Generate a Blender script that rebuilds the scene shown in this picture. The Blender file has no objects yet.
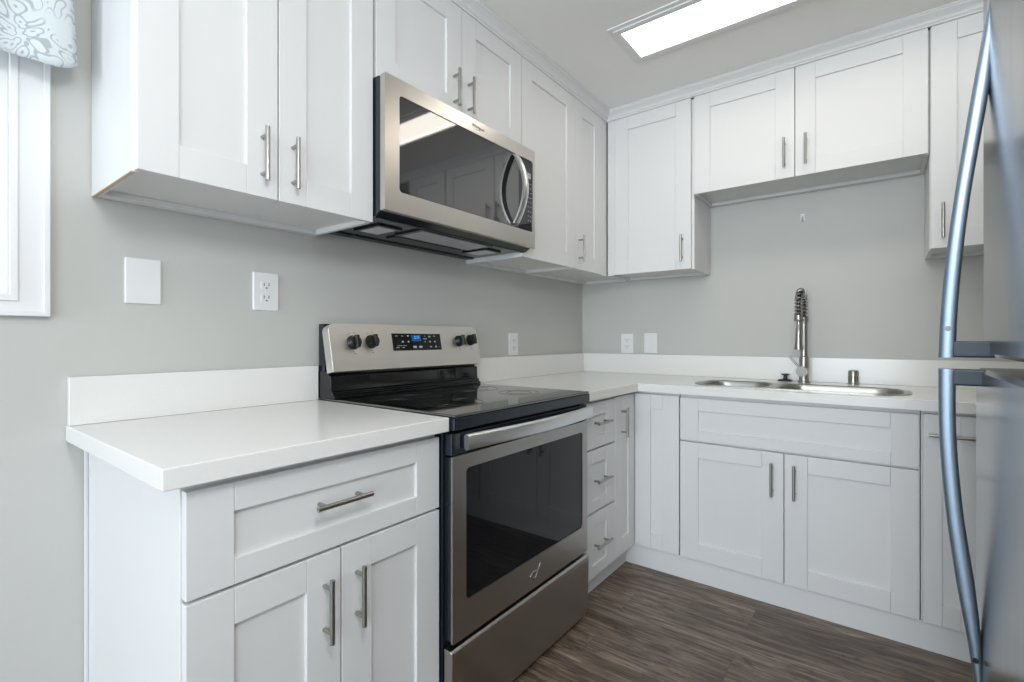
import bpy, bmesh, math, random
from mathutils import Vector, Matrix
random.seed(4)
scene = bpy.context.scene
COL = scene.collection

# ------------------------------------------------------------------ camera
cd = bpy.data.cameras.new('camera'); cam = bpy.data.objects.new('camera', cd); COL.objects.link(cam)
cam.location = (1.6451, -2.9487, 1.1332)
cam.rotation_euler = (math.radians(90), 0, math.radians(37.3775))
cd.sensor_width = 36; cd.sensor_fit = 'HORIZONTAL'
cd.lens = 36 * 486.7487 / 1024
cd.shift_y = -2.0 / 1024
cd.clip_start = 0.02
scene.camera = cam

# ------------------------------------------------------------------ view, world, big lights
vs = scene.view_settings
vs.view_transform = 'Standard'; vs.look = 'None'; vs.gamma = 1; vs.use_curve_mapping = False
vs.exposure = 0.41
w = bpy.data.worlds.new('sky'); scene.world = w; w.use_nodes = True
bg = w.node_tree.nodes['Background']; bg.inputs[0].default_value = (0.80, 0.90, 1.0, 1); bg.inputs[1].default_value = 1.0

def area(name, loc, target, sx, sy, energy, color):
    l = bpy.data.lights.new(name, 'AREA'); l.shape = 'RECTANGLE'; l.size = sx; l.size_y = sy
    l.energy = energy; l.color = color
    o = bpy.data.objects.new(name, l); COL.objects.link(o); o.location = loc
    d = Vector(target) - Vector(loc); o.rotation_euler = d.to_track_quat('-Z', 'Y').to_euler()
    return o
# added fill lights out of view, then daylight through the kitchen window
area('added_rear_fill', (1.35, -9.62, 1.45), (1.35, -3, 1.2), 2.2, 2.1, 165, (0.80, 0.90, 1.0))  # added cool fill from behind the camera, source invented
area('added_side_fill', (2.66, -4.85, 1.40), (0.3, -2.9, 1.4), 1.9, 2.0, 26, (0.80, 0.90, 1.0))  # added weaker fill from the right, aimed at the left-run fronts
pl_ = bpy.data.lights.new('added_point_fill', 'POINT'); pl_.energy = 24; pl_.shadow_soft_size = .16; pl_.color = (0.96, 0.98, 1.0)  # added point fill beside the camera, no fixture modelled; balances cabinet fronts
po_ = bpy.data.objects.new('added_point_fill', pl_); COL.objects.link(po_); po_.location = (1.70, -2.85, 1.86)
area('daylight_window', (-0.30, -3.27, 1.72), (1.5, -3.2, 1.1), 0.9, 0.85, 0.8, (0.78, 0.90, 1.0))

# ------------------------------------------------------------------ materials
def mat(name, color, rough=0.5, metal=0.0, **kw):
    m = bpy.data.materials.new(name); m.use_nodes = True
    b = m.node_tree.nodes['Principled BSDF']
    b.inputs['Base Color'].default_value = (*color, 1); b.inputs['Roughness'].default_value = rough
    b.inputs['Metallic'].default_value = metal
    for k, v in kw.items(): b.inputs[k].default_value = v
    return m
def N(m, t, **kw):
    n = m.node_tree.nodes.new(t)
    for k, v in kw.items(): setattr(n, k, v)
    return n
def lk(m, a, b): m.node_tree.links.new(a, b)
def coords(m, scale=(1, 1, 1), space='Object', rot=(0, 0, 0)):
    tc = N(m, 'ShaderNodeTexCoord'); mp = N(m, 'ShaderNodeMapping')
    mp.inputs['Scale'].default_value = scale; mp.inputs['Rotation'].default_value = rot
    lk(m, tc.outputs[space], mp.inputs['Vector']); return mp.outputs['Vector']
def noise(m, vec, scale, detail=3, rough=.5):
    n = N(m, 'ShaderNodeTexNoise'); n.inputs['Scale'].default_value = scale; n.inputs['Detail'].default_value = detail
    n.inputs['Roughness'].default_value = rough
    lk(m, vec, n.inputs['Vector']); return n.outputs['Fac']
def ramp(m, fac, stops):
    r = N(m, 'ShaderNodeValToRGB'); e = r.color_ramp.elements
    e[0].position, e[0].color = stops[0][0], (*stops[0][1], 1)
    e[1].position, e[1].color = stops[1][0], (*stops[1][1], 1)
    for p, c in stops[2:]:
        x = e.new(p); x.color = (*c, 1)
    lk(m, fac, r.inputs['Fac']); return r.outputs['Color']
def bump(m, fac, strength, dist=0.001):
    b = N(m, 'ShaderNodeBump'); b.inputs['Strength'].default_value = strength; b.inputs['Distance'].default_value = dist
    lk(m, fac, b.inputs['Height']); lk(m, b.outputs['Normal'], m.node_tree.nodes['Principled BSDF'].inputs['Normal'])
def base(m): return m.node_tree.nodes['Principled BSDF'].inputs['Base Color']
def roughin(m): return m.node_tree.nodes['Principled BSDF'].inputs['Roughness']

def painted(name, c, rough=.6, amp=.012, bs=.08, sc=180):
    m = mat(name, c, rough); v = coords(m)
    f = noise(m, v, 3.0, 4)
    lk(m, ramp(m, f, [(.3, tuple(x * (1 - amp) for x in c)), (.7, tuple(min(1, x * (1 + amp)) for x in c))]), base(m))
    bump(m, noise(m, v, sc, 2), bs); return m
M = {}
M['wall'] = painted('wall_paint', (.545, .542, .512), .55, .015, .15, 220)
M['ceiling'] = painted('ceiling_paint', (.90, .89, .865), .7, .01, .2, 160)
M['trim'] = painted('trim_paint', (.80, .80, .795), .35)
M['cab'] = painted('cabinet_lacquer', (.735, .732, .725), .42, .006, .02, 90)
M['cabraw'] = painted('cabinet_underside', (.72, .70, .66), .5)
M['ply'] = painted('plywood_edge', (.62, .47, .32), .6, .08)
m = M['quartz'] = mat('white_quartz', (.84, .83, .80), .22); v = coords(m)
lk(m, ramp(m, noise(m, v, 420, 2), [(.26, (.785, .775, .75)), (.48, (.815, .803, .775))]), base(m))

def steel(name, c, rough, scale, strength=.06, var=.08):
    m = mat(name, c, rough, 1.0); v = coords(m, scale)
    f = noise(m, v, 60, 3)
    mr = N(m, 'ShaderNodeMapRange'); mr.inputs['To Min'].default_value = rough - var; mr.inputs['To Max'].default_value = rough + var
    lk(m, f, mr.inputs['Value']); lk(m, mr.outputs['Result'], roughin(m))
    bump(m, f, strength, .0006); return m
M['steelh'] = steel('brushed_steel_horizontal', (.60, .57, .53), .33, (1, .02, 1))      # grain along y
M['steeld'] = steel('brushed_steel_oven', (.42, .40, .375), .33, (1, .02, 1))
M['steelp'] = steel('brushed_steel_panel', (.80, .765, .72), .40, (1, .02, 1))
M['steelv'] = steel('brushed_steel_vertical', (.255, .255, .25), .20, (1, 1, .02), .012, .03)
M['steel_dark'] = steel('handle_steel', (.30, .37, .46), .46, (1, 1, .04), .01, .04)
M['nickel'] = steel('brushed_nickel', (.40, .385, .36), .33, (1, 1, 1), .02, .05)
M['sinksteel'] = steel('sink_steel', (.42, .405, .38), .34, (.1, 1, 1), .03, .05)
M['strap'] = steel('bright_strap_steel', (.72, .72, .72), .34, (1, .03, 1), .03, .05)
M['blackgloss'] = mat('black_glass', (.004, .0045, .005), .04, 0, IOR=1.55)
M['ovenglass'] = mat('oven_window_glass', (.004, .005, .007), .035, 0, IOR=1.42)
M['mwglass'] = mat('microwave_window_glass', (.012, .012, .012), .04, 0, IOR=2.2)
M['cooktop'] = mat('ceramic_cooktop', (.006, .0065, .007), .05, 0, IOR=2.6)
M['blackenamel'] = painted('black_enamel', (.010, .014, .020), .18, .05, .0)
M['blackplastic'] = painted('black_plastic', (.009, .0095, .010), .34, .05, .02)
M['greyprint'] = mat('grey_print', (.45, .45, .44), .5)
M['darkprint'] = mat('dark_print', (.05, .05, .05), .5)
M['ring'] = mat('cooktop_ring_print', (.018, .018, .019), .10)
M['white_plastic'] = painted('white_plastic', (.80, .80, .79), .35, .004, 0)
M['slot'] = mat('outlet_slot', (.03, .03, .03), .6)
M['rubber'] = mat('black_rubber', (.012, .012, .012), .45)
m = M['lens'] = mat('light_lens', (.9, .9, .9), .4)
bb = m.node_tree.nodes['Principled BSDF']; bb.inputs['Emission Color'].default_value = (1.0, .93, .83, 1); bb.inputs['Emission Strength'].default_value = 4.4
m = M['display'] = mat('display_blue', (.005, .02, .06), .1)
bb = m.node_tree.nodes['Principled BSDF']; bb.inputs['Emission Color'].default_value = (.01, .07, .25, 1); bb.inputs['Emission Strength'].default_value = .6
m = M['digits'] = mat('display_digits', (.1, .3, .6), .3)
bb = m.node_tree.nodes['Principled BSDF']; bb.inputs['Emission Color'].default_value = (.12, .4, .9, 1); bb.inputs['Emission Strength'].default_value = .8
# microwave underside grease filter mesh
m = M['filter'] = mat('grease_filter_mesh', (.45, .45, .46), .4, .8); v = coords(m)
ck = N(m, 'ShaderNodeTexChecker'); ck.inputs['Scale'].default_value = 320; lk(m, v, ck.inputs['Vector'])
ck.inputs['Color1'].default_value = (.75, .75, .77, 1); ck.inputs['Color2'].default_value = (.35, .35, .37, 1); lk(m, ck.outputs['Color'], base(m))
M['navy'] = mat('dark_blue_grey_plastic', (.012, .021, .036), .45)
M['lamplens'] = mat('frosted_lamp_cover', (.70, .71, .72), .25)
# window pane: clear thin glass
m = M['pane'] = bpy.data.materials.new('window_glass'); m.use_nodes = True; nt = m.node_tree; nt.nodes.clear()
o_ = N(m, 'ShaderNodeOutputMaterial'); mx = N(m, 'ShaderNodeMixShader'); tr = N(m, 'ShaderNodeBsdfTransparent'); gl = N(m, 'ShaderNodeBsdfGlossy')
gl.inputs['Roughness'].default_value = .02; mx.inputs[0].default_value = .06
lk(m, tr.outputs[0], mx.inputs[1]); lk(m, gl.outputs[0], mx.inputs[2]); lk(m, mx.outputs[0], o_.inputs[0])
# floor planks, running along x
m = M['floor'] = mat('vinyl_plank_floor', (.1, .07, .05), .34)
v = coords(m)
br = N(m, 'ShaderNodeTexBrick'); lk(m, v, br.inputs['Vector'])
br.offset = .37; br.inputs['Scale'].default_value = 1; br.inputs['Brick Width'].default_value = 1.22; br.inputs['Row Height'].default_value = .178
br.inputs['Mortar Size'].default_value = .0008; br.inputs['Mortar Smooth'].default_value = .1
br.inputs['Color1'].default_value = (.0, .0, .0, 1); br.inputs['Color2'].default_value = (1, 1, 1, 1); br.inputs['Mortar'].default_value = (.35, .35, .35, 1)
# per plank offset of the grain
addv = N(m, 'ShaderNodeVectorMath', operation='MULTIPLY_ADD'); lk(m, br.outputs['Color'], addv.inputs[0]); addv.inputs[1].default_value = (7, 3, 5); lk(m, v, addv.inputs[2])
mp = N(m, 'ShaderNodeMapping'); mp.inputs['Scale'].default_value = (.8, 5.5, 1); lk(m, addv.outputs[0], mp.inputs['Vector'])
g1 = N(m, 'ShaderNodeTexNoise'); g1.inputs['Scale'].default_value = 2.6; g1.inputs['Detail'].default_value = 9; g1.inputs['Roughness'].default_value = .68; g1.inputs['Distortion'].default_value = 2.2
lk(m, mp.outputs[0], g1.inputs['Vector'])
mp2 = N(m, 'ShaderNodeMapping'); mp2.inputs['Scale'].default_value = (2.2, 60, 1); lk(m, addv.outputs[0], mp2.inputs['Vector'])
g2 = N(m, 'ShaderNodeTexNoise'); g2.inputs['Scale'].default_value = 2.5; g2.inputs['Detail'].default_value = 4; lk(m, mp2.outputs[0], g2.inputs['Vector'])
c1 = ramp(m, g1.outputs['Fac'], [(.26, (.035, .022, .016)), (.74, (.36, .30, .245)), (.42, (.110, .078, .058)), (.56, (.21, .162, .128))])
c2 = ramp(m, g2.outputs['Fac'], [(.34, (.42, .38, .35)), (.60, (1.12, 1.12, 1.12))])
mul = N(m, 'ShaderNodeMix', data_type='RGBA', blend_type='MULTIPLY'); mul.inputs[0].default_value = .9
lk(m, c1, mul.inputs['A']); lk(m, c2, mul.inputs['B'])
pl = ramp(m, br.outputs['Color'], [(0, (.90, .88, .87)), (1, (1.12, 1.11, 1.09))])
mul2 = N(m, 'ShaderNodeMix', data_type='RGBA', blend_type='MULTIPLY'); mul2.inputs[0].default_value = 1
lk(m, mul.outputs['Result'], mul2.inputs['A']); lk(m, pl, mul2.inputs['B'])
mp3 = N(m, 'ShaderNodeMapping'); mp3.inputs['Scale'].default_value = (3.2, 13, 1); lk(m, addv.outputs[0], mp3.inputs['Vector'])
g3 = N(m, 'ShaderNodeTexNoise'); g3.inputs['Scale'].default_value = 1.6; g3.inputs['Detail'].default_value = 7; g3.inputs['Distortion'].default_value = 3.0; lk(m, mp3.outputs[0], g3.inputs['Vector'])
knot = ramp(m, g3.outputs['Fac'], [(.30, (.30, .26, .23)), (.43, (1, 1, 1))])
mulk = N(m, 'ShaderNodeMix', data_type='RGBA', blend_type='MULTIPLY'); mulk.inputs[0].default_value = .85
lk(m, mul2.outputs['Result'], mulk.inputs['A']); lk(m, knot, mulk.inputs['B']); mul2 = mulk
mul3 = N(m, 'ShaderNodeMix', data_type='RGBA', blend_type='MIX'); lk(m, br.outputs['Fac'], mul3.inputs[0])
lk(m, mul2.outputs['Result'], mul3.inputs['A']); mul3.inputs['B'].default_value = (.06, .045, .036, 1)
lk(m, mul3.outputs['Result'], base(m)); bump(m, g2.outputs['Fac'], .12, .0008)
# patterned valance fabric: white ground with grey-blue scrollwork
m = M['valance'] = mat('scroll_print_fabric', (.7, .73, .74), .85); v = coords(m, (1, 1, 1))
n1 = N(m, 'ShaderNodeTexNoise'); n1.inputs['Scale'].default_value = 12; n1.inputs['Detail'].default_value = 1; lk(m, v, n1.inputs['Vector'])
va = N(m, 'ShaderNodeVectorMath', operation='MULTIPLY_ADD'); lk(m, n1.outputs['Color'], va.inputs[0]); va.inputs[1].default_value = (.09, .09, .09); lk(m, v, va.inputs[2])
vo = N(m, 'ShaderNodeTexVoronoi'); vo.inputs['Scale'].default_value = 38; lk(m, va.outputs[0], vo.inputs['Vector'])
mu = N(m, 'ShaderNodeMath', operation='MULTIPLY'); mu.inputs[1].default_value = 15; lk(m, vo.outputs['Distance'], mu.inputs[0])
sn = N(m, 'ShaderNodeMath', operation='SINE'); lk(m, mu.outputs[0], sn.inputs[0])
bigf = noise(m, v, 11, 1)
gate = ramp(m, bigf, [(.36, (0, 0, 0)), (.46, (1, 1, 1))])
line = ramp(m, sn.outputs[0], [(.45, (0, 0, 0)), (.75, (1, 1, 1))])
ml = N(m, 'ShaderNodeMix', data_type='RGBA', blend_type='MULTIPLY'); ml.inputs[0].default_value = 1; lk(m, gate, ml.inputs['A']); lk(m, line, ml.inputs['B'])
mc = N(m, 'ShaderNodeMix', data_type='RGBA'); lk(m, ml.outputs['Result'], mc.inputs[0])
mc.inputs['A'].default_value = (.60, .645, .655, 1); mc.inputs['B'].default_value = (.37, .41, .425, 1); lk(m, mc.outputs['Result'], base(m))

# ------------------------------------------------------------------ helpers
def add_box(bm, lo, hi):
    x0, y0, z0 = lo; x1, y1, z1 = hi
    x0, x1 = min(x0, x1), max(x0, x1); y0, y1 = min(y0, y1), max(y0, y1); z0, z1 = min(z0, z1), max(z0, z1)
    v = [bm.verts.new(p) for p in ((x0,y0,z0),(x1,y0,z0),(x1,y1,z0),(x0,y1,z0),(x0,y0,z1),(x1,y0,z1),(x1,y1,z1),(x0,y1,z1))]
    for f in ((3,2,1,0),(4,5,6,7),(0,1,5,4),(1,2,6,5),(2,3,7,6),(3,0,4,7)): bm.faces.new([v[i] for i in f])
def add_tube(bm, pts, r, seg=12, rad=None, caps=True):
    """tube along a polyline with parallel transported frame; rad = list of radii"""
    pts = [Vector(p) for p in pts]; n = len(pts); rings = []
    t0 = (pts[1] - pts[0]).normalized(); up = Vector((0, 0, 1)) if abs(t0.z) < .9 else Vector((1, 0, 0))
    a = t0.cross(up).normalized()
    for i in range(n):
        t = (pts[min(i+1, n-1)] - pts[max(i-1, 0)]).normalized()
        a = (a - t * a.dot(t)).normalized(); b = t.cross(a)
        rr = rad[i] if rad else r
        rings.append([bm.verts.new(pts[i] + (a*math.cos(2*math.pi*k/seg) + b*math.sin(2*math.pi*k/seg))*rr) for k in range(seg)])
    for i in range(n-1):
        for k in range(seg): bm.faces.new((rings[i][k], rings[i][(k+1)%seg], rings[i+1][(k+1)%seg], rings[i+1][k]))
    if caps: bm.faces.new(rings[0][::-1]); bm.faces.new(rings[-1])
def add_strip(bm, secs):
    """loft a closed cross-section list (each a list of points) with caps"""
    R = [[bm.verts.new(p) for p in s] for s in secs]; n = len(R[0])
    for i in range(len(R)-1):
        for k in range(n): bm.faces.new((R[i][k], R[i][(k+1)%n], R[i+1][(k+1)%n], R[i+1][k]))
    bm.faces.new(R[0][::-1]); bm.faces.new(R[-1])
def rrect(u0, v0, u1, v1, r, k=6):
    if r <= 0: return [(u0,v0),(u1,v0),(u1,v1),(u0,v1)]
    P = []
    for cx, cy, a0 in ((u1-r, v0+r, -90), (u1-r, v1-r, 0), (u0+r, v1-r, 90), (u0+r, v0+r, 180)):
        for i in range(k+1):
            a = math.radians(a0 + 90*i/k); P.append((cx + r*math.cos(a), cy + r*math.sin(a)))
    return P
def add_plate(bm, loops, t0, t1, basis):
    """2D loops (first outer, rest holes) filled and extruded from t0 to t1; basis(u, v, t) -> point"""
    cu = bpy.data.curves.new('tmp', 'CURVE'); cu.dimensions = '2D'; cu.fill_mode = 'BOTH'; cu.extrude = abs(t1-t0)/2
    for L in loops:
        s = cu.splines.new('POLY'); s.points.add(len(L)-1); s.use_cyclic_u = True
        for i, (a, b) in enumerate(L): s.points[i].co = (a, b, 0, 1)
    ob = bpy.data.objects.new('tmp', cu); me = ob.to_mesh(); tm = (t0+t1)/2
    V = [bm.verts.new(basis(p.co.x, p.co.y, p.co.z + tm)) for p in me.vertices]
    for f in me.polygons:
        try: bm.faces.new([V[i] for i in f.vertices])
        except ValueError: pass
    ob.to_mesh_clear(); bpy.data.objects.remove(ob); bpy.data.curves.remove(cu)
    bmesh.ops.remove_doubles(bm, verts=V, dist=1e-6)
def wpos(o):
    p = Vector(o.location)
    while o.parent: o = o.parent; p += Vector(o.location)
    return p
def obj(name, bm, material, parent=None, bevel=0.0, smooth=False, segs=2):
    bmesh.ops.recalc_face_normals(bm, faces=bm.faces[:])
    off = wpos(parent) if parent else Vector((0,0,0))
    for v in bm.verts: v.co -= off
    me = bpy.data.meshes.new(name); bm.to_mesh(me); bm.free(); me.materials.append(material)
    o = bpy.data.objects.new(name, me); COL.objects.link(o)
    if parent: o.parent = parent
    if smooth:
        for p in me.polygons: p.use_smooth = True
        try: me.set_sharp_from_angle(angle=math.radians(40))
        except Exception: pass
    if bevel:
        b = o.modifiers.new('bevel', 'BEVEL'); b.width = bevel; b.segments = segs; b.limit_method = 'ANGLE'; b.angle_limit = math.radians(35)
    return o
def B(*boxes):
    bm = bmesh.new()
    for lo, hi in boxes: add_box(bm, lo, hi)
    return bm
def thing(name, label, cat, loc, group=None):
    o = bpy.data.objects.new(name, None); o.empty_display_size = .05; COL.objects.link(o); o.location = loc
    o['label'] = label; o['category'] = cat
    if group: o['group'] = group
    return o
def tag(o, label, cat, group=None):
    o['label'] = label; o['category'] = cat
    if group: o['group'] = group
    return o
def struct(name, bm, m, parent=None, bevel=0, smooth=False):
    o = obj(name, bm, m, parent, bevel, smooth)
    if not parent: o['kind'] = 'structure'
    return o
def text(name, s, size, mtl, parent, basis, extrude=.0004):
    cu = bpy.data.curves.new('tmp', 'FONT'); cu.body = s; cu.size = size; cu.extrude = extrude; cu.align_x = 'CENTER'; cu.align_y = 'CENTER'
    cu.resolution_u = 2
    ob = bpy.data.objects.new('tmp', cu); me = ob.to_mesh(); bm = bmesh.new(); bm.from_mesh(me)
    for v in bm.verts: v.co = Vector(basis(v.co.x, v.co.y, v.co.z + extrude))
    ob.to_mesh_clear(); bpy.data.objects.remove(ob); bpy.data.curves.remove(cu)
    return obj(name, bm, mtl, parent)

# face bases: u along the run, v up, n out of the cabinet face
def left_run(u, v, n): return Vector((n, u, v))       # faces +x, u = y
def back_run(u, v, n): return Vector((u, -n, v))      # faces -y, u = x

def fbox(basis, u0, u1, v0, v1, n0, n1):
    a = basis(u0, v0, n0); b = basis(u1, v1, n1); return (tuple(a), tuple(b))
def shaker(basis, u0, u1, v0, v1, n0, n1, st=.08, rt=.075, rb=None, depth=.009):
    """five-piece door: frame of two stiles and two rails around a recessed flat panel, one mesh"""
    rb = rt if rb is None else rb
    bm = bmesh.new(); g = .0004
    for q in ((u0, u0+st, v0, v1), (u1-st, u1, v0, v1), (u0+st+g, u1-st-g, v1-rt, v1), (u0+st+g, u1-st-g, v0, v0+rb)):
        add_box(bm, *fbox(basis, *q, n0, n1))
    add_box(bm, *fbox(basis, u0+st-.004, u1-st+.004, v0+rb-.004, v1-rt+.004, n0+.001, n1-depth))
    return bm
def pull(basis, uc, vc, n, parent, vertical=True, L=.14, r=.0058, st=.032):
    bm = bmesh.new(); h = L/2; p = L*.345
    if vertical:
        add_tube(bm, [basis(uc, vc-h, n+st), basis(uc, vc+h, n+st)], r, 14)
        for s in (-p, p): add_tube(bm, [basis(uc, vc+s, n), basis(uc, vc+s, n+st)], r*.82, 10)
    else:
        add_tube(bm, [basis(uc-h, vc, n+st), basis(uc+h, vc, n+st)], r, 14)
        for s in (-p, p): add_tube(bm, [basis(uc+s, vc, n), basis(uc+s, vc, n+st)], r*.82, 10)
    return obj('handle', bm, M['nickel'], parent, smooth=True)

# ------------------------------------------------------------------ room
X1, Y1, ZC = 2.56, -9.5, 2.466
struct('floor', B(((-.1, Y1-.1, -.08), (X1+.1, .1, 0))), M['floor'])
struct('ceiling', B(((-.1, Y1-.1, ZC), (.72, .1, ZC+.1)), ((2.03, Y1-.1, ZC), (X1+.1, .1, ZC+.1)),
                    ((.72, -.738, ZC), (2.03, .1, ZC+.1)), ((.72, Y1-.1, ZC), (2.03, -1.012, ZC+.1)), ((.70, -1.03, ZC+.09), (2.05, -.72, ZC+.1))), M['ceiling'])
WY0, WY1, WZ0, WZ1 = -3.78, -2.755, 1.235, 2.12       # window opening in the left wall
struct('wall_left', B(((-.1, WY1, 0), (0, .1, ZC)), ((-.1, Y1-.1, 0), (0, WY0, ZC)), ((-.1, WY0, 0), (0, WY1, WZ0)), ((-.1, WY0, WZ1), (0, WY1, ZC))), M['wall'])
struct('wall_back', B(((0, 0, 0), (X1, .1, ZC))), M['wall'])
struct('wall_right', B(((X1, -3.9, 0), (X1+.1, .1, ZC)), ((X1, Y1-.1, 0), (X1+.1, -5.9, ZC)), ((X1, -5.9, 0), (X1+.1, -3.9, .25)), ((X1, -5.9, 2.35), (X1+.1, -3.9, ZC))), M['wall'])
struct('wall_front', B(((0, Y1-.1, 0), (.25, Y1, ZC)), ((2.45, Y1-.1, 0), (X1, Y1, ZC)), ((.25, Y1-.1, 2.4), (2.45, Y1, ZC)), ((.25, Y1-.1, 0), (2.45, Y1, .3))), M['wall'])
# window
win = struct('window_1', B(((-.07, WY0, WZ0), (-.01, WY0+.04, WZ1)), ((-.07, WY1-.04, WZ0), (-.01, WY1, WZ1)), ((-.07, WY0+.04, WZ0), (-.01, WY1-.04, WZ0+.04)),
                           ((-.07, WY0+.04, WZ1-.04), (-.01, WY1-.04, WZ1)), ((-.07, WY0+.04, 1.66), (-.02, WY1-.04, 1.70))), M['trim'], bevel=.002)
bm = bmesh.new()
cl = lambda u, v, t: Vector((t, u, v))
add_plate(bm, [rrect(WY0-.068, WZ0-.047, WY1+.068, WZ1+.07, 0), rrect(WY0+.002, WZ0+.002, WY1-.002, WZ1-.002, 0)], 0.0, .016, cl)
add_plate(bm, [rrect(WY0-.068, WZ0-.047, WY1+.068, WZ1+.07, 0), rrect(WY0-.056, WZ0-.036, WY1+.056, WZ1+.058, 0)], .016, .022, cl)
add_plate(bm, [rrect(WY0-.012, WZ0-.012, WY1+.012, WZ1+.012, 0), rrect(WY0+.002, WZ0+.002, WY1-.002, WZ1-.002, 0)], .016, .021, cl)
struct('window_casing', bm, M['trim'], win, bevel=.0015)
struct('pane', B(((-.05, WY0+.04, WZ0+.04), (-.045, WY1-.04, WZ1-.04))), M['pane'], win)

# crown mouldings along the tops of the wall cabinets
prof = [(-.01, 2.412), (.004, 2.412), (.004, 2.420), (.009, 2.424), (.009, 2.432), (.013, 2.438), (.022, 2.446), (.030, 2.452), (.030, 2.457), (.035, 2.460), (.035, ZC-.0005), (-.01, ZC-.0005)]
bm = bmesh.new(); add_strip(bm, [[(.346+o, -2.60, z) for o, z in prof], [(.346+o, -(.325+o), z) for o, z in prof]])
struct('trim_1', bm, M['cab'])
bm = bmesh.new(); add_strip(bm, [[(.346+o, -(.325+o), z) for o, z in prof], [(2.56, -(.325+o), z) for o, z in prof]])
struct('trim_2', bm, M['cab'])

# ------------------------------------------------------------------ ceiling light
lt = thing('ceiling_light', 'long white recessed fluorescent ceiling light with glowing panel', 'ceiling light', (1.375, -.875, ZC))
bz = lambda u, v, t: Vector((u, v, t))
bm = bmesh.new()
add_plate(bm, [rrect(.695, -1.034, 2.055, -.716, .004), rrect(.735, -.985, 2.015, -.765, 0)], ZC-.006, ZC-.0005, bz)
add_plate(bm, [rrect(.715, -1.012, 2.035, -.738, .004), rrect(.740, -.984, 2.010, -.766, 0)], ZC-.011, ZC-.006, bz)
obj('frame', bm, M['trim'], lt, bevel=.001)
obj('diffuser', B(((.722, -1.008, ZC+.004), (2.028, -.742, ZC+.010))), M['lens'], lt)

# ------------------------------------------------------------------ wall cabinets
ZU, ZT = 1.505, 2.411
def wall_carcass(basis, u0, u1, v0, v1, dep, raw_side=None):
    bm = bmesh.new(); t = .016
    b = lambda *q: add_box(bm, *fbox(basis, *q))
    b(u0, u0+t, v0, v1, .003, dep); b(u1-t, u1, v0, v1, .003, dep)
    b(u0+t, u1-t, v1-t, v1, .003, dep); b(u0+t, u1-t, v0+.016, v0+.016+t, .003, dep)
    b(u0+t, u1-t, v0+.016, v1, .003, .009)
    b(u0+t, u1-t, v0, v0+.016, .003, .040)                 # rear rail under the bottom panel
    b(u0+t, u1-t, v0+.012, v1-t, dep-.019, dep)              # face frame behind the doors
    return bm
def wall_cabinet(label, basis, u0, u1, v0, v1, face, doors, dep=None, fillers=(), group='white wall cabinets'):
    c = basis((u0+u1)/2, v0, face/2)
    t = thing('wall_cabinet', label, 'cabinet', tuple(c), group)
    dep = dep or face - .021
    obj('body', wall_carcass(basis, u0, u1, v0, v1, dep), M['cab'], t, bevel=.001)
    for (a, b, lo, hi, hu, hv) in doors:
        d = obj('door', shaker(basis, a, b, lo, hi, face-.020, face, st=min(.08, (b-a)*.26)), M['cab'], t, bevel=.0012)
        if hu is not None: pull(basis, hu, hv, face, d)
    for (a, b) in fillers:
        obj('filler_strip', B(fbox(basis, a, b, v0, v1, dep, face-.004)), M['cab'], t, bevel=.001)
    return t
zv = lambda f: f
first = wall_cabinet('two-door white wall cabinet at far left above the short counter', left_run, -2.606, -1.980, ZU, ZT, .346,
             [(-2.600, -2.289, ZU+.002, ZT, -2.331, 1.615), (-2.285, -1.981, ZU+.002, ZT, -2.248, 1.613)])
obj('plywood_edge', B(((.004, -2.6055, ZU-.0012), (.324, -2.597, ZU+.0002))), M['ply'], first)
wall_cabinet('short two-door white wall cabinet directly above the microwave', left_run, -1.978, -1.176, 1.977, ZT, .346,
             [(-1.969, -1.569, 1.979, ZT, -1.613, 2.083), (-1.565, -1.178, 1.979, ZT, -1.532, 2.083)])
wall_cabinet('tall single-door white wall cabinet immediately right of the microwave', left_run, -1.174, -.701, ZU, ZT, .346,
             [(-1.172, -.701, ZU+.002, ZT, -1.128, 1.615)])
wall_cabinet('white wall cabinet with narrow door tucked into the corner on the stove wall', left_run, -.699, -.003, ZU, ZT, .346,
             [(-.697, -.400, ZU+.002, ZT, -.657, 1.615)], fillers=[(-.398, -.322)])
wall_cabinet('tall single-door white wall cabinet left of the sink with exposed right side', back_run, .349, .845, ZU, ZT, .325,
             [(.397, .832, ZU+.002, ZT, .789, 1.619)], fillers=[(.349, .395)])
wall_cabinet('short wide two-door white wall cabinet above the sink', back_run, .847, 1.793, 1.895, ZT, .325,
             [(.849, 1.311, 1.897, ZT, 1.271, 2.010), (1.315, 1.789, 1.897, ZT, 1.358, 2.010)])
wall_cabinet('tall white wall cabinet right of the sink, partly behind the refrigerator', back_run, 1.795, 2.20, ZU-.004, ZT, .325,
             [(1.798, 2.198, ZU-.002, ZT, 1.834, 1.611)])

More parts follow.
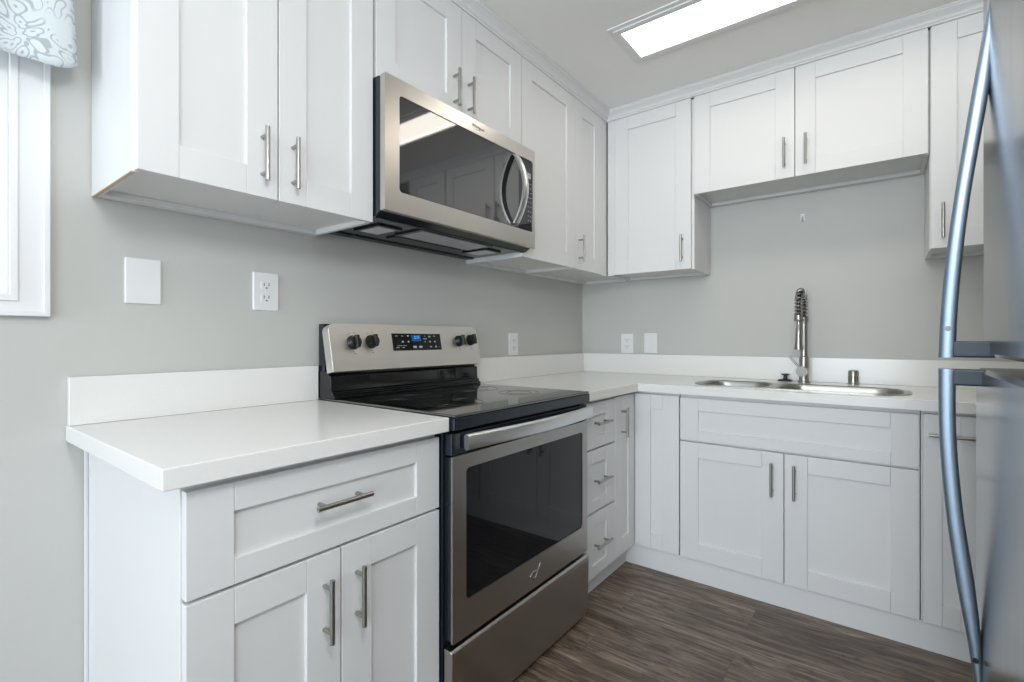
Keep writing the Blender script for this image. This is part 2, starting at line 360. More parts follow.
# ------------------------------------------------------------------ base cabinets
CT = .875
def base_body(basis, u0, u1, dep, toe, side_to_floor=None, clip=None):
    bm = bmesh.new(); t = .018
    b = lambda *q: add_box(bm, *fbox(basis, *q))
    b(u0, u0+t, 0.105, CT-.001, .004, dep); b(u1-t, u1, 0.105, CT-.001, .004, dep)
    b(u0, u0+t, 0.001, .105, .004, toe); b(u1-t, u1, 0.001, .105, .004, toe)
    b(u0+t, u1-t, .105, .123, .004, dep); b(u0+t, u1-t, .123, CT-.001, .004, .012)
    b(u0+t, u1-t, .123, CT-.001, dep-.018, dep)          # face frame behind the doors
    return bm
def base_cabinet(label, basis, u0, u1, face, fronts, toe, dep=None, toe_kick=False):
    t = thing('base_cabinet', label, 'cabinet', tuple(basis((u0+u1)/2, 0, face/2)), 'white base cabinets')
    dep = dep or face-.021
    obj('body', base_body(basis, u0, u1, dep, toe-.02), M['cab'], t, bevel=.001)
    if toe_kick: obj('toe_kick', B(fbox(basis, u0, u1, .001, .104, toe-.018, toe)), M['cab'], t)
    for kind, a, b, lo, hi, h in fronts:
        st = .082 if b-a > .25 else (b-a)*.34
        if kind == 'door': d = obj('door', shaker(basis, a, b, lo, hi, face-.020, face, st=st, rt=.070, rb=.078), M['cab'], t, bevel=.0012)
        elif kind == 'drawer': d = obj('drawer', shaker(basis, a, b, lo, hi, face-.020, face, st=st, rt=.056, rb=.05), M['cab'], t, bevel=.0012)
        elif kind == 'false': d = obj('false_front', shaker(basis, a, b, lo, hi, face-.020, face, st=st, rt=.058, rb=.046), M['cab'], t, bevel=.0012)
        if h: pull(basis, h[0], h[1], face, d, h[2], L=h[3] if len(h) > 3 else .14)
    return t
FL, FB, TKL, TKB = .653, .638, .600, .625
lower = base_cabinet('white base cabinet with one drawer over two doors, left of the stove', left_run, -2.614, -1.984, FL,
    [('drawer', -2.611, -1.987, .661, .858, (-2.304, .768, False)), ('door', -2.611, -2.299, .107, .654, (-2.340, .534, True)),
     ('door', -2.295, -1.987, .107, .654, (-2.257, .534, True))], TKL, toe_kick=True)
obj('scribe_strip', B(((.002, -2.621, .002), (.016, -2.6145, .874))), M['cab'], lower, bevel=.001)
base_cabinet('narrow white base cabinet with three stacked drawers, right of the stove', left_run, -1.168, -.862, FL,
    [('drawer', -1.166, -.865, .661, .858, (-1.018, .770, False, .13)), ('drawer', -1.166, -.865, .388, .653, (-1.018, .521, False, .13)),
     ('drawer', -1.166, -.865, .107, .379, (-1.018, .243, False, .13))], TKL)
struct('baseboard_left', B(((TKL-.018, -1.168, .001), (TKL, -TKB-.0005, .104))), M['cab'])
struct('baseboard_back', B(((TKL-.018, -TKB, .001), (2.556, -TKB+.018, .104))), M['cab'])
# lazy-susan corner: two doors meeting at the inside corner
t = thing('corner_base_cabinet', 'white corner base cabinet with two narrow doors meeting in the inside corner', 'cabinet', (.35, -.35, 0))
dz0, dz1 = .107, .862
obj('body', B(((.004, -.860, .105), (.018+.004, -.004, CT-.001)), ((.022, -.860, .105), (.632, -.842, CT-.001)), ((.022, -.022, .105), (.874, -.004, CT-.001)),
              ((.856, -.617, .105), (.874, -.022, CT-.001)), ((.022, -.842, .105), (.632, -.022, .133)), ((.632, -.617, .105), (.856, -.022, .133)),
              ((.614, -.842, .133), (.632, -.617, CT-.001)), ((.632, -.617, .133), (.856, -.599, CT-.001))), M['cab'], t, bevel=.001)
d = obj('door', shaker(left_run, -.859, -.641, dz0, dz1, FL-.020, FL, st=.070, rt=.070, rb=.078), M['cab'], t, bevel=.0012)
pull(left_run, -.790, .740, FL, d)
obj('door', shaker(back_run, FL+.001, .874, dz0, dz1, FB-.020, FB, st=.080, rt=.070, rb=.078), M['cab'], t, bevel=.0012)
base_cabinet('wide white sink base cabinet with false drawer panel over two doors', back_run, .877, 1.751, FB,
    [('false', .880, 1.747, .661, .858, None), ('door', .880, 1.311, .107, .652, (1.269, .541, True)), ('door', 1.315, 1.747, .107, .652, (1.352, .541, True))], TKB)
base_cabinet('narrow white pull-out base cabinet right of the sink, half hidden by the refrigerator', back_run, 1.753, 1.915, FB,
    [('door', 1.758, 1.912, .107, .862, (1.842, .790, False))], TKB)
c = base_cabinet('plain white base cabinet at the right end behind the refrigerator', back_run, 1.917, 2.556, FB,
    [('door', 1.920, 2.553, .107, .862, None)], TKB)

# ------------------------------------------------------------------ countertops
ct = thing('countertop', 'short white quartz countertop left of the stove', 'countertop', (.34, -2.3, CT), 'white quartz countertops')
obj('slab', B(((.002, -2.656, CT), (.682, -1.976, .914))), M['quartz'], ct, bevel=.0022, segs=3)
obj('backsplash', B(((.002, -2.653, .9145), (.0225, -1.976, 1.037))), M['quartz'], ct, bevel=.0012)
ct = thing('countertop', 'L-shaped white quartz countertop around the corner holding the sink', 'countertop', (1.3, -.34, CT), 'white quartz countertops')
SX0, SX1, SY0, SY1 = .895, 1.735, -.575, -.225
bm = bmesh.new()
add_plate(bm, [[(.002, -.002), (.002, -1.168), (.682, -1.168), (.682, -.666), (2.556, -.666), (2.556, -.002)], rrect(SX0+.012, SY0+.012, SX1-.012, SY1-.012, .118, 10)], CT, .914, bz)
obj('slab', bm, M['quartz'], ct, bevel=.0018)
obj('backsplash', B(((.002, -1.168, .9145), (.0225, -.0235, 1.037))), M['quartz'], ct, bevel=.0012)
obj('backsplash', B(((.002, -.0225, .9145), (2.556, -.002, 1.037))), M['quartz'], ct, bevel=.0012)

# ------------------------------------------------------------------ sink
sk = thing('sink', 'long stainless steel double bowl sink set in the countertop', 'sink', (1.313, -.405, .914))
bm = bmesh.new()
def bowl(x0, x1, y0, y1, r, depth):
    secs = []
    for dz, inset in ((.0028, 0), (-.004, .003), (-.02, .006), (-depth+.04, .014), (-depth+.012, .022), (-depth, .045)):
        secs.append([(a, b, .914+dz) for a, b in rrect(x0+inset, y0+inset, x1-inset, y1-inset, max(r-inset*.3, .02), 8)])
    return secs
MID0, MID1 = 1.225, 1.255
bowls = [(SX0+.022, MID0, SY0+.022, SY1-.022), (MID1, SX1-.022, SY0+.022, SY1-.022)]
add_plate(bm, [rrect(SX0, SY0, SX1, SY1, .13, 12)] + [rrect(a, c_, b, d_, .095, 8) for a, b, c_, d_ in bowls], .9142, .9168, bz)
obj('rim', bm, M['sinksteel'], sk, smooth=True)
for a, b, c_, d_ in bowls:
    bm = bmesh.new(); S = bowl(a, b, c_, d_, .095, .20)
    R = [[bm.verts.new(p) for p in s] for s in S]; n = len(R[0])
    for i in range(len(R)-1):
        for k in range(n): bm.faces.new((R[i][k], R[i][(k+1)%n], R[i+1][(k+1)%n], R[i+1][k]))
    bm.faces.new(R[-1])
    o = obj('bowl', bm, M['sinksteel'], sk, smooth=True)
    md = o.modifiers.new('thick', 'SOLIDIFY'); md.thickness = .0012
    bm = bmesh.new(); cx_, cy_ = (a+b)/2, (c_+d_)/2
    add_tube(bm, [(cx_, cy_, .7155), (cx_, cy_, .7175)], .045, 24)
    add_tube(bm, [(cx_, cy_, .7175), (cx_, cy_, .7205)], .028, 24)
    obj('drain', bm, M['nickel'], o, smooth=True)

# ------------------------------------------------------------------ faucet
fx, fy, z0 = 1.325, -.105, .915
fc = thing('faucet', 'tall brushed nickel spring pull-down kitchen faucet behind the sink', 'faucet', (fx, fy, z0))
def lathe(bm, cx, cy, prof, seg=24, closed=True):
    R = [[bm.verts.new((cx + r*math.cos(2*math.pi*k/seg), cy + r*math.sin(2*math.pi*k/seg), z)) for k in range(seg)] for r, z in prof]
    for i in range(len(R)-1):
        for k in range(seg): bm.faces.new((R[i][k], R[i][(k+1)%seg], R[i+1][(k+1)%seg], R[i+1][k]))
    if closed: bm.faces.new(R[0][::-1]); bm.faces.new(R[-1])
bm = bmesh.new()
lathe(bm, fx, fy, [(.027, z0), (.027, z0+.006), (.022, z0+.008), (.022, z0+.128), (.019, z0+.131), (.0155, z0+.133), (.0155, z0+.300), (.019, z0+.302), (.019, z0+.326), (.014, z0+.330)])
obj('body', bm, M['nickel'], fc, smooth=True)
bm = bmesh.new(); zl = z0+.056
add_tube(bm, [(fx, fy, zl), (fx-.006, fy-.044, zl)], .0255, 24)
hub = obj('handle', bm, M['nickel'], fc, smooth=True)
bm = bmesh.new(); add_tube(bm, [(fx-.012, fy-.030, zl+.012), (fx-.062, fy-.034, zl+.078)], .0055, 12)
obj('lever', bm, M['nickel'], hub, smooth=True)
# hose path: up from the body, over and down to the spray head in front of it
R_ = .047; hz = z0+.33
path = [Vector((fx, fy, hz + i*.012)) for i in range(0, 7)]
tz = path[-1].z
for i in range(1, 25):
    a = math.pi*i/24
    path.append(Vector((fx-.012*i/24, fy - R_*(1-math.cos(a)), tz + .052*math.sin(a))))
ex, ey = path[-1].x, path[-1].y
for i in range(1, 8): path.append(Vector((ex, ey, tz - i*.010)))
bm = bmesh.new(); add_tube(bm, path, .0085, 12); obj('hose', bm, M['rubber'], fc, smooth=True)
cum = [0]
for i in range(1, len(path)): cum.append(cum[-1] + (path[i]-path[i-1]).length)
def at(s):
    for i in range(1, len(path)):
        if s <= cum[i]:
            f = (s-cum[i-1])/(cum[i]-cum[i-1]); return path[i-1].lerp(path[i], f), (path[i]-path[i-1]).normalized()
    return path[-1], (path[-1]-path[-2]).normalized()
coil = []; turns = 17; ns = turns*14
for i in range(ns+1):
    s = cum[-1]*i/ns; p, tt = at(s); side = Vector((1, 0, 0)); side = (side - tt*side.dot(tt)).normalized(); nn = tt.cross(side)
    a = 2*math.pi*turns*i/ns; coil.append(p + (side*math.cos(a) + nn*math.sin(a))*.0165)
bm = bmesh.new(); add_tube(bm, coil, .0030, 6); obj('spring', bm, M['nickel'], fc, smooth=True)
bm = bmesh.new(); zc_ = tz-.07
lathe(bm, ex, ey, [(.019, zc_+.002), (.019, zc_-.018), (.009, zc_-.021), (.009, zc_-.055), (.012, zc_-.060), (.0135, zc_-.090), (.0145, zc_-.130), (.019, zc_-.160), (.019, zc_-.165), (.012, zc_-.167)])
obj('spray_head', bm, M['nickel'], fc, smooth=True)
bm = bmesh.new(); za = z0+.314
add_tube(bm, [(fx, fy, za), (fx-.002, (fy+ey)/2, za-.004), (ex, ey+.018, za-.004)], .006, 10)
ring = [(ex + .018*math.cos(2*math.pi*k/20), ey + .018*math.sin(2*math.pi*k/20), za-.004) for k in range(21)]
add_tube(bm, ring, .004, 8, caps=False)
obj('support_arm', bm, M['nickel'], fc, smooth=True)
# small items by the faucet
bm = bmesh.new(); lathe(bm, 1.236, -.062, [(.036, .9145), (.036, .919), (.028, .923), (.010, .925), (.008, .944), (.020, .947), (.020, .951), (.008, .953)])
tag(obj('sink_stopper', bm, M['rubber'], smooth=True), 'small black rubber sink stopper on the counter left of the faucet', 'sink stopper')
ag = thing('air_gap_cap', 'short brushed metal dishwasher air gap cap right of the faucet', 'air gap', (1.527, -.055, .9145))
bm = bmesh.new(); lathe(bm, 1.527, -.055, [(.024, .9145), (.024, .917), (.0215, .918), (.0215, .974), (.0185, .980), (.008, .982)]); obj('cap', bm, M['nickel'], ag, smooth=True)
bm = bmesh.new()
for k in range(4):
    a = math.radians(-90 + (k-1.5)*34); cx_, cy_ = 1.527+.0216*math.cos(a), -.055+.0216*math.sin(a)
    add_box(bm, (cx_-.0015, cy_-.0012, .930), (cx_+.0015, cy_+.0012, .952))
obj('slot', bm, M['slot'], ag)

# ------------------------------------------------------------------ stove (freestanding electric range)
Y0, Y2 = -1.977, -1.192; YC = (Y0+Y2)/2
rg = thing('stove', 'freestanding stainless steel electric range with black glass cooktop', 'stove', (.35, YC, 0))
obj('body', B(((.03, Y0, .018), (.655, Y2, .876)), ((.10, Y0+.06, .001), (.60, Y2-.06, .018))), M['blackenamel'], rg, bevel=.002)
bm = bmesh.new(); add_box(bm, (.03, Y0+.007, .9125), (.696, Y2+.001, .921))
ck_ = obj('cooktop', bm, M['cooktop'], rg, bevel=.003, segs=3)
obj('cooktop_rim', B(((.03, Y0+.005, .8765), (.698, Y2+.003, .912))), M['blackenamel'], ck_, bevel=.003)
for bx_, by_, r_ in ((.49, Y0+.21, .105), (.49, Y2-.20, .082), (.25, Y0+.20, .078), (.25, Y2-.20, .105)):
    bm = bmesh.new()
    for rr in (r_, r_*.62): add_plate(bm, [[(bx_+rr*math.cos(2*math.pi*k/48), by_+rr*math.sin(2*math.pi*k/48)) for k in range(48)], [(bx_+(rr-.003)*math.cos(2*math.pi*k/48), by_+(rr-.003)*math.sin(2*math.pi*k/48)) for k in range(48)]], .9212, .9216, bz)
    obj('burner_ring', bm, M['ring'], rg)
# riser and backguard
def xz_prism(bm, prof, y0, y1): add_strip(bm, [[(x, y0, z) for x, z in prof], [(x, y1, z) for x, z in prof]])
bm = bmesh.new(); xz_prism(bm, [(.012, .9215), (.118, .9215), (.118, .930), (.108, .936), (.108, .944), (.098, .950), (.096, 1.000), (.080, 1.006), (.080, 1.016), (.012, 1.016)], Y0+.004, Y2-.004)
obj('riser', bm, M['blackgloss'], rg, bevel=.0015)
bm = bmesh.new(); xz_prism(bm, [(.012, .9215), (.050, .9215), (.050, 1.18), (.045, 1.188), (.012, 1.188)], Y0+.008, Y2-.004)
obj('back_cover', bm, M['blackenamel'], rg, bevel=.002)
# steel control panel: outline with rounded upper corners, leaning back
n_ = Vector((.172, 0, .0355)).normalized(); upv = Vector((-.0355, 0, .172)).normalized(); p0 = Vector((.118, YC, 1.018))
def pb(u, v, t): return p0 + Vector((0, 1, 0))*u + upv*v + n_*t
W2 = (Y2-Y0)/2; PH = .176
outl = [(-W2, 0), (W2, 0)] + [(W2-.028+.028*math.cos(a), PH-.028+.028*math.sin(a)) for a in [math.radians(x) for x in range(0, 91, 15)]] + [(-W2+.028+.028*math.cos(a), PH-.028+.028*math.sin(a)) for a in [math.radians(x) for x in range(90, 181, 15)]]
bm = bmesh.new(); add_plate(bm, [outl], -.040, 0, pb)
obj('control_panel', bm, M['steelp'], rg, bevel=.006, segs=4)
kn = [(-1.884-YC, .104), (-1.804-YC, .107), (-1.325-YC, .108), (-1.247-YC, .112)]
for i, (u, v) in enumerate(kn):
    bm = bmesh.new()
    def ringp(r, t, k=24): return [pb(u+r*math.cos(2*math.pi*j/k), v+r*math.sin(2*math.pi*j/k), t) for j in range(k)]
    add_strip(bm, [ringp(.026, .0002), ringp(.026, .005), ringp(.0235, .009), ringp(.0215, .024), ringp(.0205, .026)])
    k_ = obj('knob', bm, M['blackplastic'], rg, smooth=True)
    bm = bmesh.new(); add_strip(bm, [[pb(u+a, v+b, .026) for a, b in ((-.008, -.023), (.008, -.023), (.008, .024), (-.008, .024))], [pb(u+a, v+b, .038) for a, b in ((-.006, -.021), (.006, -.021), (.006, .022), (-.006, .022))]])
    obj('grip', bm, M['blackplastic'], k_, bevel=.001)
    for (a, b, ww) in ((-.010, .034, .004), (.010, .037, .006), (-.018, .030, .003), (.022, .030, .003), (0, -.034, .005), (.004, -.041, .007)):
        bm = bmesh.new(); add_box(bm, (0, 0, 0), (1, 1, 1))
        for q in bm.verts: q.co = pb(u + a + (q.co.x-.5)*ww, v + b + (q.co.y-.5)*.0022, .0002 + q.co.z*.0003)
        obj('dial_mark', bm, M['darkprint'], rg)
# display
_pb = pb
def pb(u, v, t): return _pb(u - .030, v, t)
bm = bmesh.new(); add_plate(bm, [rrect(-.089, .070, .176, .140, .002)], 0, .0012, pb)
dp = obj('display', bm, M['blackgloss'], rg)
bm = bmesh.new(); add_plate(bm, [rrect(.012, .108, .062, .134, .001)], .0012, .0016, pb); obj('screen', bm, M['display'], dp)
text('clock_digits', '2:15', .017, M['digits'], dp, lambda u, v, t: pb(.040+u, .124+v, .0017+t), .0001)
for (u, v, a, b) in ((-.066, .130, .010, .003), (-.036, .130, .010, .003), (-.007, .130, .008, .006), (-.036, .106, .010, .007), (-.007, .106, .008, .007), (-.066, .082, .016, .003), (-.036, .082, .012, .003), (-.055, .090, .026, .002), (-.028, .090, .018, .002),
                     (.024, .084, .018, .009), (.056, .084, .016, .009), (.085, .130, .008, .002), (.085, .118, .020, .003), (.112, .128, .010, .006), (.140, .130, .010, .003), (.084, .106, .004, .006), (.112, .106, .009, .006), (.140, .106, .008, .007), (.113, .084, .012, .004), (.143, .084, .009, .007), (.165, .082, .003, .003)):
    bm = bmesh.new(); add_box(bm, (0, 0, 0), (1, 1, 1))
    for q in bm.verts: q.co = pb(u + (q.co.x-.5)*a, v + (q.co.y-.5)*b, .0012 + q.co.z*.0003)
    obj('touch_key', bm, M['greyprint'], dp)
# oven door
fr = lambda u, v, t: Vector((t, u, v))
bm = bmesh.new(); add_plate(bm, [rrect(Y0+.006, .277, Y2-.004, .803, .004), rrect(Y0+.062, .382, Y2-.042, .762, .014)], .683, .690, fr)
dr = obj('oven_door', bm, M['steeld'], rg, bevel=.002, segs=3)
bm = bmesh.new(); add_plate(bm, [rrect(Y0+.008, .280, Y2-.006, .800, .004), rrect(Y0+.066, .386, Y2-.046, .758, .014)], .658, .683, fr)
obj('door_core', bm, M['blackenamel'], dr)
dr['label'] = 'brushed steel oven door'
obj('door_cap', B(((.660, Y0+.004, .805), (.688, Y2-.004, .868))), M['blackenamel'], dr, bevel=.003)
obj('window_glass', B(((.664, Y0+.055, .375), (.6865, Y2-.035, .769))), M['ovenglass'], dr)
# bowed strap handle
secs = []; n = 24; ya, yb = Y0+.046, Y2-.002
for i in range(n+1):
    s = i/n; y = ya + (yb-ya)*s; bow = .016 + .024*math.sin(math.pi*s); x = .690 + bow
    hh = .0235
    secs.append([(x+.006, y, .840-hh+.003), (x+.0085, y, .840-hh*.7), (x+.0095, y, .840), (x+.0085, y, .840+hh*.7), (x+.006, y, .840+hh-.003), (x-.003, y, .840+hh), (x-.010, y, .840+hh-.006), (x-.010, y, .840-hh+.006), (x-.003, y, .840-hh)])
bm = bmesh.new(); add_strip(bm, secs)
hd = obj('handle', bm, M['strap'], dr, smooth=True)
for q_ in (ya+.002, yb-.030): obj('handle_bracket', B(((.680, q_, .822), (.702, q_+.028, .858))), M['blackenamel'], dr, bevel=.002)
# emblem on the oven door: three strokes of a ribbon swirl
bm = bmesh.new(); ly, lz = -1.566, .330
add_tube(bm, [(.6905, ly-.030+.060*s, lz-.006+.020*s+.006*math.sin(6.28*s)) for s in [i/10 for i in range(11)]], .0011, 6)
add_tube(bm, [(.6905, ly+.013*math.cos(a)-.002, lz-.006+.012*math.sin(a)) for a in [math.radians(x) for x in range(200, 400, 20)]], .0011, 6)
add_tube(bm, [(.6905, ly+.022, lz+.010), (.6905, ly+.030, lz+.022)], .0011, 6)
obj('emblem', bm, M['strap'], dr)
# storage drawer
bm = bmesh.new()
secs = []
for z_, dx in ((.012, -.010), (.03, 0), (.14, .002), (.240, .004), (.256, .003), (.262, -.004)):
    secs.append([(.662, Y0, z_), (.691+dx, Y0, z_), (.691+dx, Y2+.000, z_), (.662, Y2, z_)])
add_strip(bm, secs)
obj('storage_drawer', bm, M['steeld'], rg, bevel=.002)

# ------------------------------------------------------------------ microwave over the range
MY0, MY1 = -1.976, -1.156; MYC = (MY0+MY1)/2
mw = thing('microwave', 'stainless steel over-the-range microwave mounted above the stove', 'microwave', (.2, MYC, 1.525))
bm = bmesh.new(); xz_prism(bm, [(.004, 1.527), (.352, 1.527), (.377, 1.541), (.377, 1.968), (.367, 1.973), (.004, 1.973)], MY0, MY1+.002)
obj('body', bm, M['blackenamel'], mw, bevel=.002)
# door and control side share one steel frame around black glass
bm = bmesh.new(); add_plate(bm, [rrect(MY0-.002, 1.541, MY1+.004, 1.973, .004), rrect(MY0+.056, 1.608, MY1-.012, 1.921, .012)], .379, .402, fr)
mf = obj('door', bm, M['steelh'], mw, bevel=.003, segs=3)
obj('window_glass', B(((.381, MY0+.05, 1.602), (.3985, -1.268, 1.927))), M['mwglass'], mf)
cp = obj('control_panel', B(((.381, -1.266, 1.602), (.3985, MY1-.008, 1.927))), M['blackgloss'], mf)
obj('touch_key', B(((.3985, -1.205, 1.842), (.3990, -1.180, 1.866))), M['greyprint'], cp)
for r_i in range(9):
    for c_i in range(2):
        yy = -1.202 + c_i*.018; zz = 1.818 - r_i*.0205
        obj('touch_key', B(((.3985, yy, zz), (.3989, yy+.008, zz+.003))), M['greyprint'], cp)
# bowed vertical strap handle
secs = []; n = 22; za_, zb_ = 1.622, 1.912
for i in range(n+1):
    s = i/n; z_ = za_ + (zb_-za_)*s; x = .410 + .052*math.sin(math.pi*s)**.85 if 0 < s < 1 else .410
    yh = -1.302; hw = .0155
    secs.append([(x+.002, yh-hw, z_), (x+.007, yh-hw*.5, z_), (x+.008, yh, z_), (x+.007, yh+hw*.5, z_), (x+.002, yh+hw, z_), (x-.008, yh+hw, z_), (x-.010, yh, z_), (x-.008, yh-hw, z_)])
bm = bmesh.new(); add_strip(bm, secs)
hd = obj('handle', bm, M['strap'], mf, smooth=True)
bm = bmesh.new(); yl = lambda u, v, t: Vector((.4022+t, u, v))
obj('logo_underline', B(((.4020, -1.552, 1.9375), (.4025, -1.520, 1.9385))), M['darkprint'], mf)
bm.free()
text('logo', 'Whirlpool', .017, M['darkprint'], mf, lambda u, v, t: Vector((.4021+t, -1.536+u, 1.948+v)), .0003)
# underside fittings
def under(name, u0, u1, x0, x1, mtl, dz=.002):
    return obj(name, B(((x0, u0, 1.527-dz), (x1, u1, 1.5268))), mtl, mw, bevel=.0008)
obj('bottom_panel', B(((.012, MY0+.004, 1.5225), (.055, MY1-.004, 1.5268)), ((.338, MY0+.01, 1.5235), (.350, MY1-.008, 1.5268))), M['blackplastic'], mw, bevel=.0015)
under('lamp_cover', -1.890, -1.815, .150, .255, M['lamplens'], .0065)
under('lamp_cover', -1.325, -1.250, .150, .255, M['lamplens'], .0065)
under('grease_filter', -1.745, -1.385, .200, .320, M['filter'], .0065)
under('vent_grille', -1.745, -1.385, .110, .170, M['blackplastic'], .005)
for a, b in ((-1.905, -1.800), (-1.340, -1.235)):
    bm = bmesh.new(); add_plate(bm, [rrect(.130, a, .275, b, .004), rrect(.148, a+.013, .257, b-.013, .002)], 1.5210, 1.5268, bz); obj('lamp_bezel', bm, M['blackenamel'], mw, bevel=.001)
bm = bmesh.new(); add_plate(bm, [rrect(.185, -1.765, .335, -1.365, .004), rrect(.199, -1.746, .321, -1.384, .002)], 1.5215, 1.5268, bz); obj('filter_bezel', bm, M['blackenamel'], mw, bevel=.001)

# ------------------------------------------------------------------ refrigerator (faces the stove, far edge at y = -1.70)
FY0, FY1 = -2.50, -1.700; XF = 1.787
fg = thing('refrigerator', 'stainless steel top-freezer refrigerator at right with long curved handles', 'refrigerator', (2.18, (FY0+FY1)/2, 0))
obj('body', B(((XF+.085, FY0+.01, .03), (2.54, FY1-.01, 1.86)), ((XF+.12, FY0+.03, .001), (2.50, FY1-.03, .03))), M['blackplastic'], fg, bevel=.004)
def fr_door(name, z0_, z1_, dx):
    secs = []; n = 20
    for zz, ins in ((z0_, .006), (z0_+.006, 0), (z1_-.006, 0), (z1_, .006)):
        s_ = []
        for i in range(n+1):
            f = i/n; y = FY0+ins + (FY1-FY0-2*ins)*f
            s_.append((XF + dx + ins - .003*(1-(2*f-1)**4), y, zz))
        s_ += [(XF+.075, FY1-ins, zz), (XF+.075, FY0+ins, zz)]
        secs.append(s_)
    bm = bmesh.new(); add_strip(bm, secs)
    return obj(name, bm, M['steelv'], fg, smooth=True)
def fr_handle(door, pts, split_z, s):
    """pts: (x_outer, x_inner, z) along the strap, placed at y = -1.735"""
    yh = -1.770; secs = []; k_ = .971
    pts = [(1.645+(a-1.645)*k_, 1.645+(b-1.645)*k_, 1.133+(c-1.133)*k_) for a, b, c in pts]; split_z = 1.133+(split_z-1.133)*k_
    # densify
    P = []
    for i in range(len(pts)-1):
        for k in range(6):
            f = k/6; p_, q_ = pts[i], pts[i+1]
            m0 = pts[max(i-1, 0)]; m1 = pts[min(i+2, len(pts)-1)]
            P.append(tuple(.5*((2*p_[j]) + (q_[j]-m0[j])*f + (2*m0[j]-5*p_[j]+4*q_[j]-m1[j])*f*f + (-m0[j]+3*p_[j]-3*q_[j]+m1[j])*f**3) for j in range(3)))
    P.append(pts[-1])
    for xo, xi, z_ in P:
        xm, rx = (xo+xi)/2, (xi-xo)/2; q_ = []
        for t_ in range(20):
            a_ = 2*math.pi*t_/20; cx_, sx_ = math.cos(a_), math.sin(a_)
            q_.append((xm + rx*math.copysign(abs(cx_)**.6, cx_), yh + .0145*math.copysign(abs(sx_)**.6, sx_), z_))
        secs.append(q_)
    bm = bmesh.new(); add_strip(bm, secs)
    h = obj('handle', bm, M['steel_dark'], door, smooth=True)
    z_ = split_z
    obj('handle_bracket', B(((1.738, yh-.013, z_-.0145), (1.800, yh+.013, z_+.0145))), M['navy'], h, bevel=.003)
    return h
d1 = fr_door('freezer_door', 1.102, 1.85, .005)
h1 = fr_handle(d1, [(1.7265, 1.751, 1.099), (1.7295, 1.753, 1.18), (1.737, 1.760, 1.285), (1.748, 1.770, 1.39), (1.7605, 1.783, 1.49), (1.773, 1.796, 1.587), (1.785, 1.803, 1.67), (1.794, 1.806, 1.742), (1.7985, 1.808, 1.79)], 1.1145, 1)
d2 = fr_door('refrigerator_door', .06, 1.080, -.005)
h2 = fr_handle(d2, [(1.7765, 1.788, .495), (1.7755, 1.787, .511), (1.766, 1.785, .585), (1.7505, 1.776, .69), (1.7365, 1.761, .815), (1.7275, 1.7515, .955), (1.7265, 1.751, 1.078)], 1.063, -1)
def screw(h, x, z_, ):
    bm = bmesh.new(); add_tube(bm, [(x-.0048, -1.7865, z_), (x-.0048, -1.7815, z_)], .0045, 12)
    obj('screw', bm, M['blackenamel'], h)
screw(h1, 1.741, 1.152); screw(h2, 1.777, .573)

# ------------------------------------------------------------------ wall plates
def plate(label, name, basis, u, v, kind, group=None):
    c = basis(u, v, 0); t = thing(name, label, 'outlet' if kind == 'duplex' else 'wall plate', tuple(c), group)
    w2, h2_ = .0425, .063
    bm = bmesh.new(); add_strip(bm, [[basis(u+a, v+b, .0005) for a, b in rrect(-w2, -h2_, w2, h2_, .004, 3)], [basis(u+a, v+b, .0045) for a, b in rrect(-w2, -h2_, w2, h2_, .004, 3)], [basis(u+a, v+b, .0065) for a, b in rrect(-w2+.003, -h2_+.003, w2-.003, h2_-.003, .004, 3)]])
    obj('plate', bm, M['white_plastic'], t)
    if kind == 'duplex':
        for s in (.021, -.021):
            bm = bmesh.new(); add_strip(bm, [[basis(u+a, v+s+b, n) for a, b in rrect(-.018, -.0145, .018, .0145, .009, 5)] for n in (.0064, .0082)])
            r = obj('receptacle', bm, M['white_plastic'], t)
            obj('slot', B(fbox(basis, u-.009, u-.0065, v+s-.002, v+s+.008, .0080, .0084), fbox(basis, u+.0065, u+.009, v+s-.002, v+s+.008, .0080, .0084), fbox(basis, u-.0025, u+.0025, v+s-.011, v+s-.0065, .0080, .0084)), M['slot'], r)
        sc = [(0, 0)]
    elif kind == 'switch':
        bm = bmesh.new(); add_strip(bm, [[basis(u+a, v+b, n) for a, b in rrect(-.017, -.034, .017, .034, .003, 3)] for n in (.0064, .0085)])
        obj('rocker', bm, M['white_plastic'], t, bevel=.0008); sc = [(0, .049), (0, -.049)]
    else: sc = [(0, .042), (0, -.042)]
    for a, b in sc:
        bm = bmesh.new(); add_tube(bm, [basis(u+a, v+b, .006), basis(u+a, v+b, .0075)], .0035, 10); obj('screw', bm, M['white_plastic'], t)
    return t
plate('blank white cover plate on the wall above the short counter', 'wall_plate', left_run, -2.494, 1.294, 'blank')
plate('white duplex outlet on the wall between the blank plate and the stove', 'outlet', left_run, -2.155, 1.291, 'duplex', 'white duplex outlets')
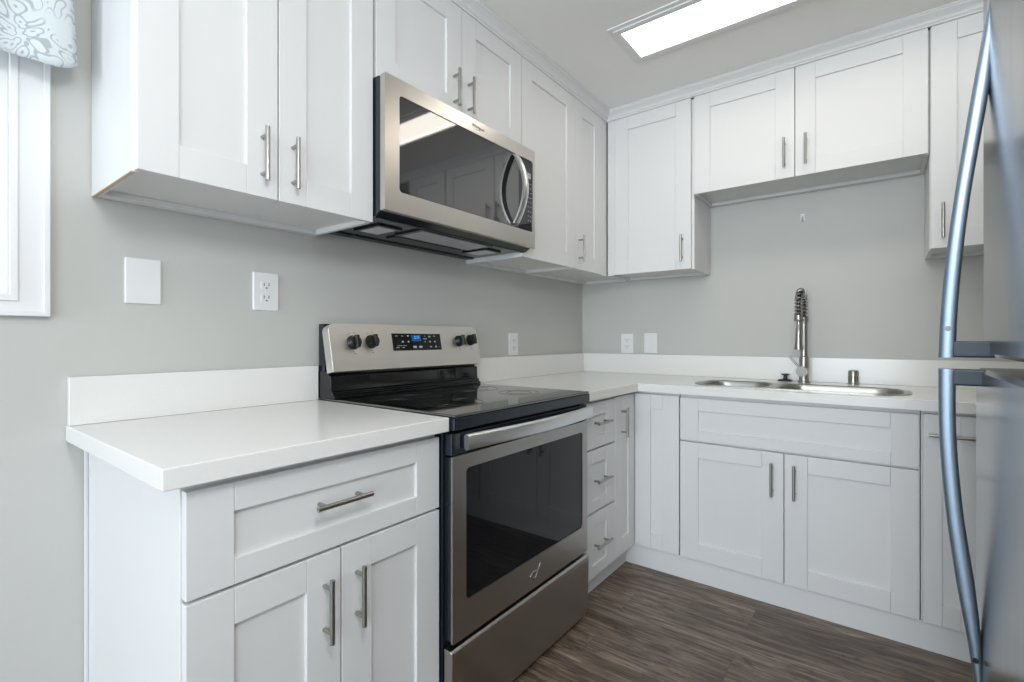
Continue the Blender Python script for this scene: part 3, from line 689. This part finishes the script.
plate('white duplex outlet on the stove wall just right of the stove', 'outlet', left_run, -.787, 1.104, 'duplex', 'white duplex outlets')
plate('white duplex outlet on the back wall nearest the corner', 'outlet', back_run, .331, 1.105, 'duplex', 'white duplex outlets')
plate('white rocker switch plate on the back wall right of the corner outlet', 'wall_switch', back_run, .486, 1.107, 'switch')

# small white hook on the back wall under the sink cabinet
hk = thing('wall_hook', 'tiny white hook on the back wall high above the faucet', 'hook', (1.309, 0, 1.766))
obj('back_plate', B(((1.298, -.003, 1.750), (1.318, -.0005, 1.788))), M['white_plastic'], hk, bevel=.0008)
bm = bmesh.new(); add_tube(bm, [(1.308, -.003, 1.776), (1.308, -.016, 1.770), (1.308, -.020, 1.758), (1.308, -.016, 1.749), (1.308, -.009, 1.750)], .0035, 8)
obj('hook', bm, M['greyprint'], hk, smooth=True)

# ------------------------------------------------------------------ window valance
bm = bmesh.new(); NU, NV = 90, 26; G = []
for i in range(NU+1):
    s = i/NU; y = -2.652 - 1.26*s; row = []
    hem = 1.763 + .028*math.exp(-s*60) + .010*(1-math.cos(2*math.pi*s*3))*(s > .05)
    for j in range(NV+1):
        f = j/NV; z_ = hem + (2.30-hem)*f
        amp = .013*(1-f*.6)
        x = .098 + amp*math.sin(s*46 + .6*math.sin(f*3)) + .006*math.sin(s*17+1)
        row.append(bm.verts.new((x, y - .030*f*math.exp(-s*6), z_)))
    G.append(row)
# short return from the front edge back towards the wall
for i in range(NU):
    for j in range(NV): bm.faces.new((G[i][j], G[i+1][j], G[i+1][j+1], G[i][j+1]))
vl = thing('window_valance', 'white valance with grey-blue scroll print hanging over the window', 'curtain', (.05, -3.27, 2.3))
o = obj('fabric', bm, M['valance'], vl, smooth=True); md = o.modifiers.new('thick', 'SOLIDIFY'); md.thickness = .002
bm = bmesh.new(); add_tube(bm, [(.098, -2.67, 2.305), (.098, -3.92, 2.305)], .009, 12)
for yy in (-2.69, -3.90): add_tube(bm, [(.0005, yy, 2.305), (.098, yy, 2.305)], .006, 8)
obj('rod', bm, M['trim'], vl, smooth=True)
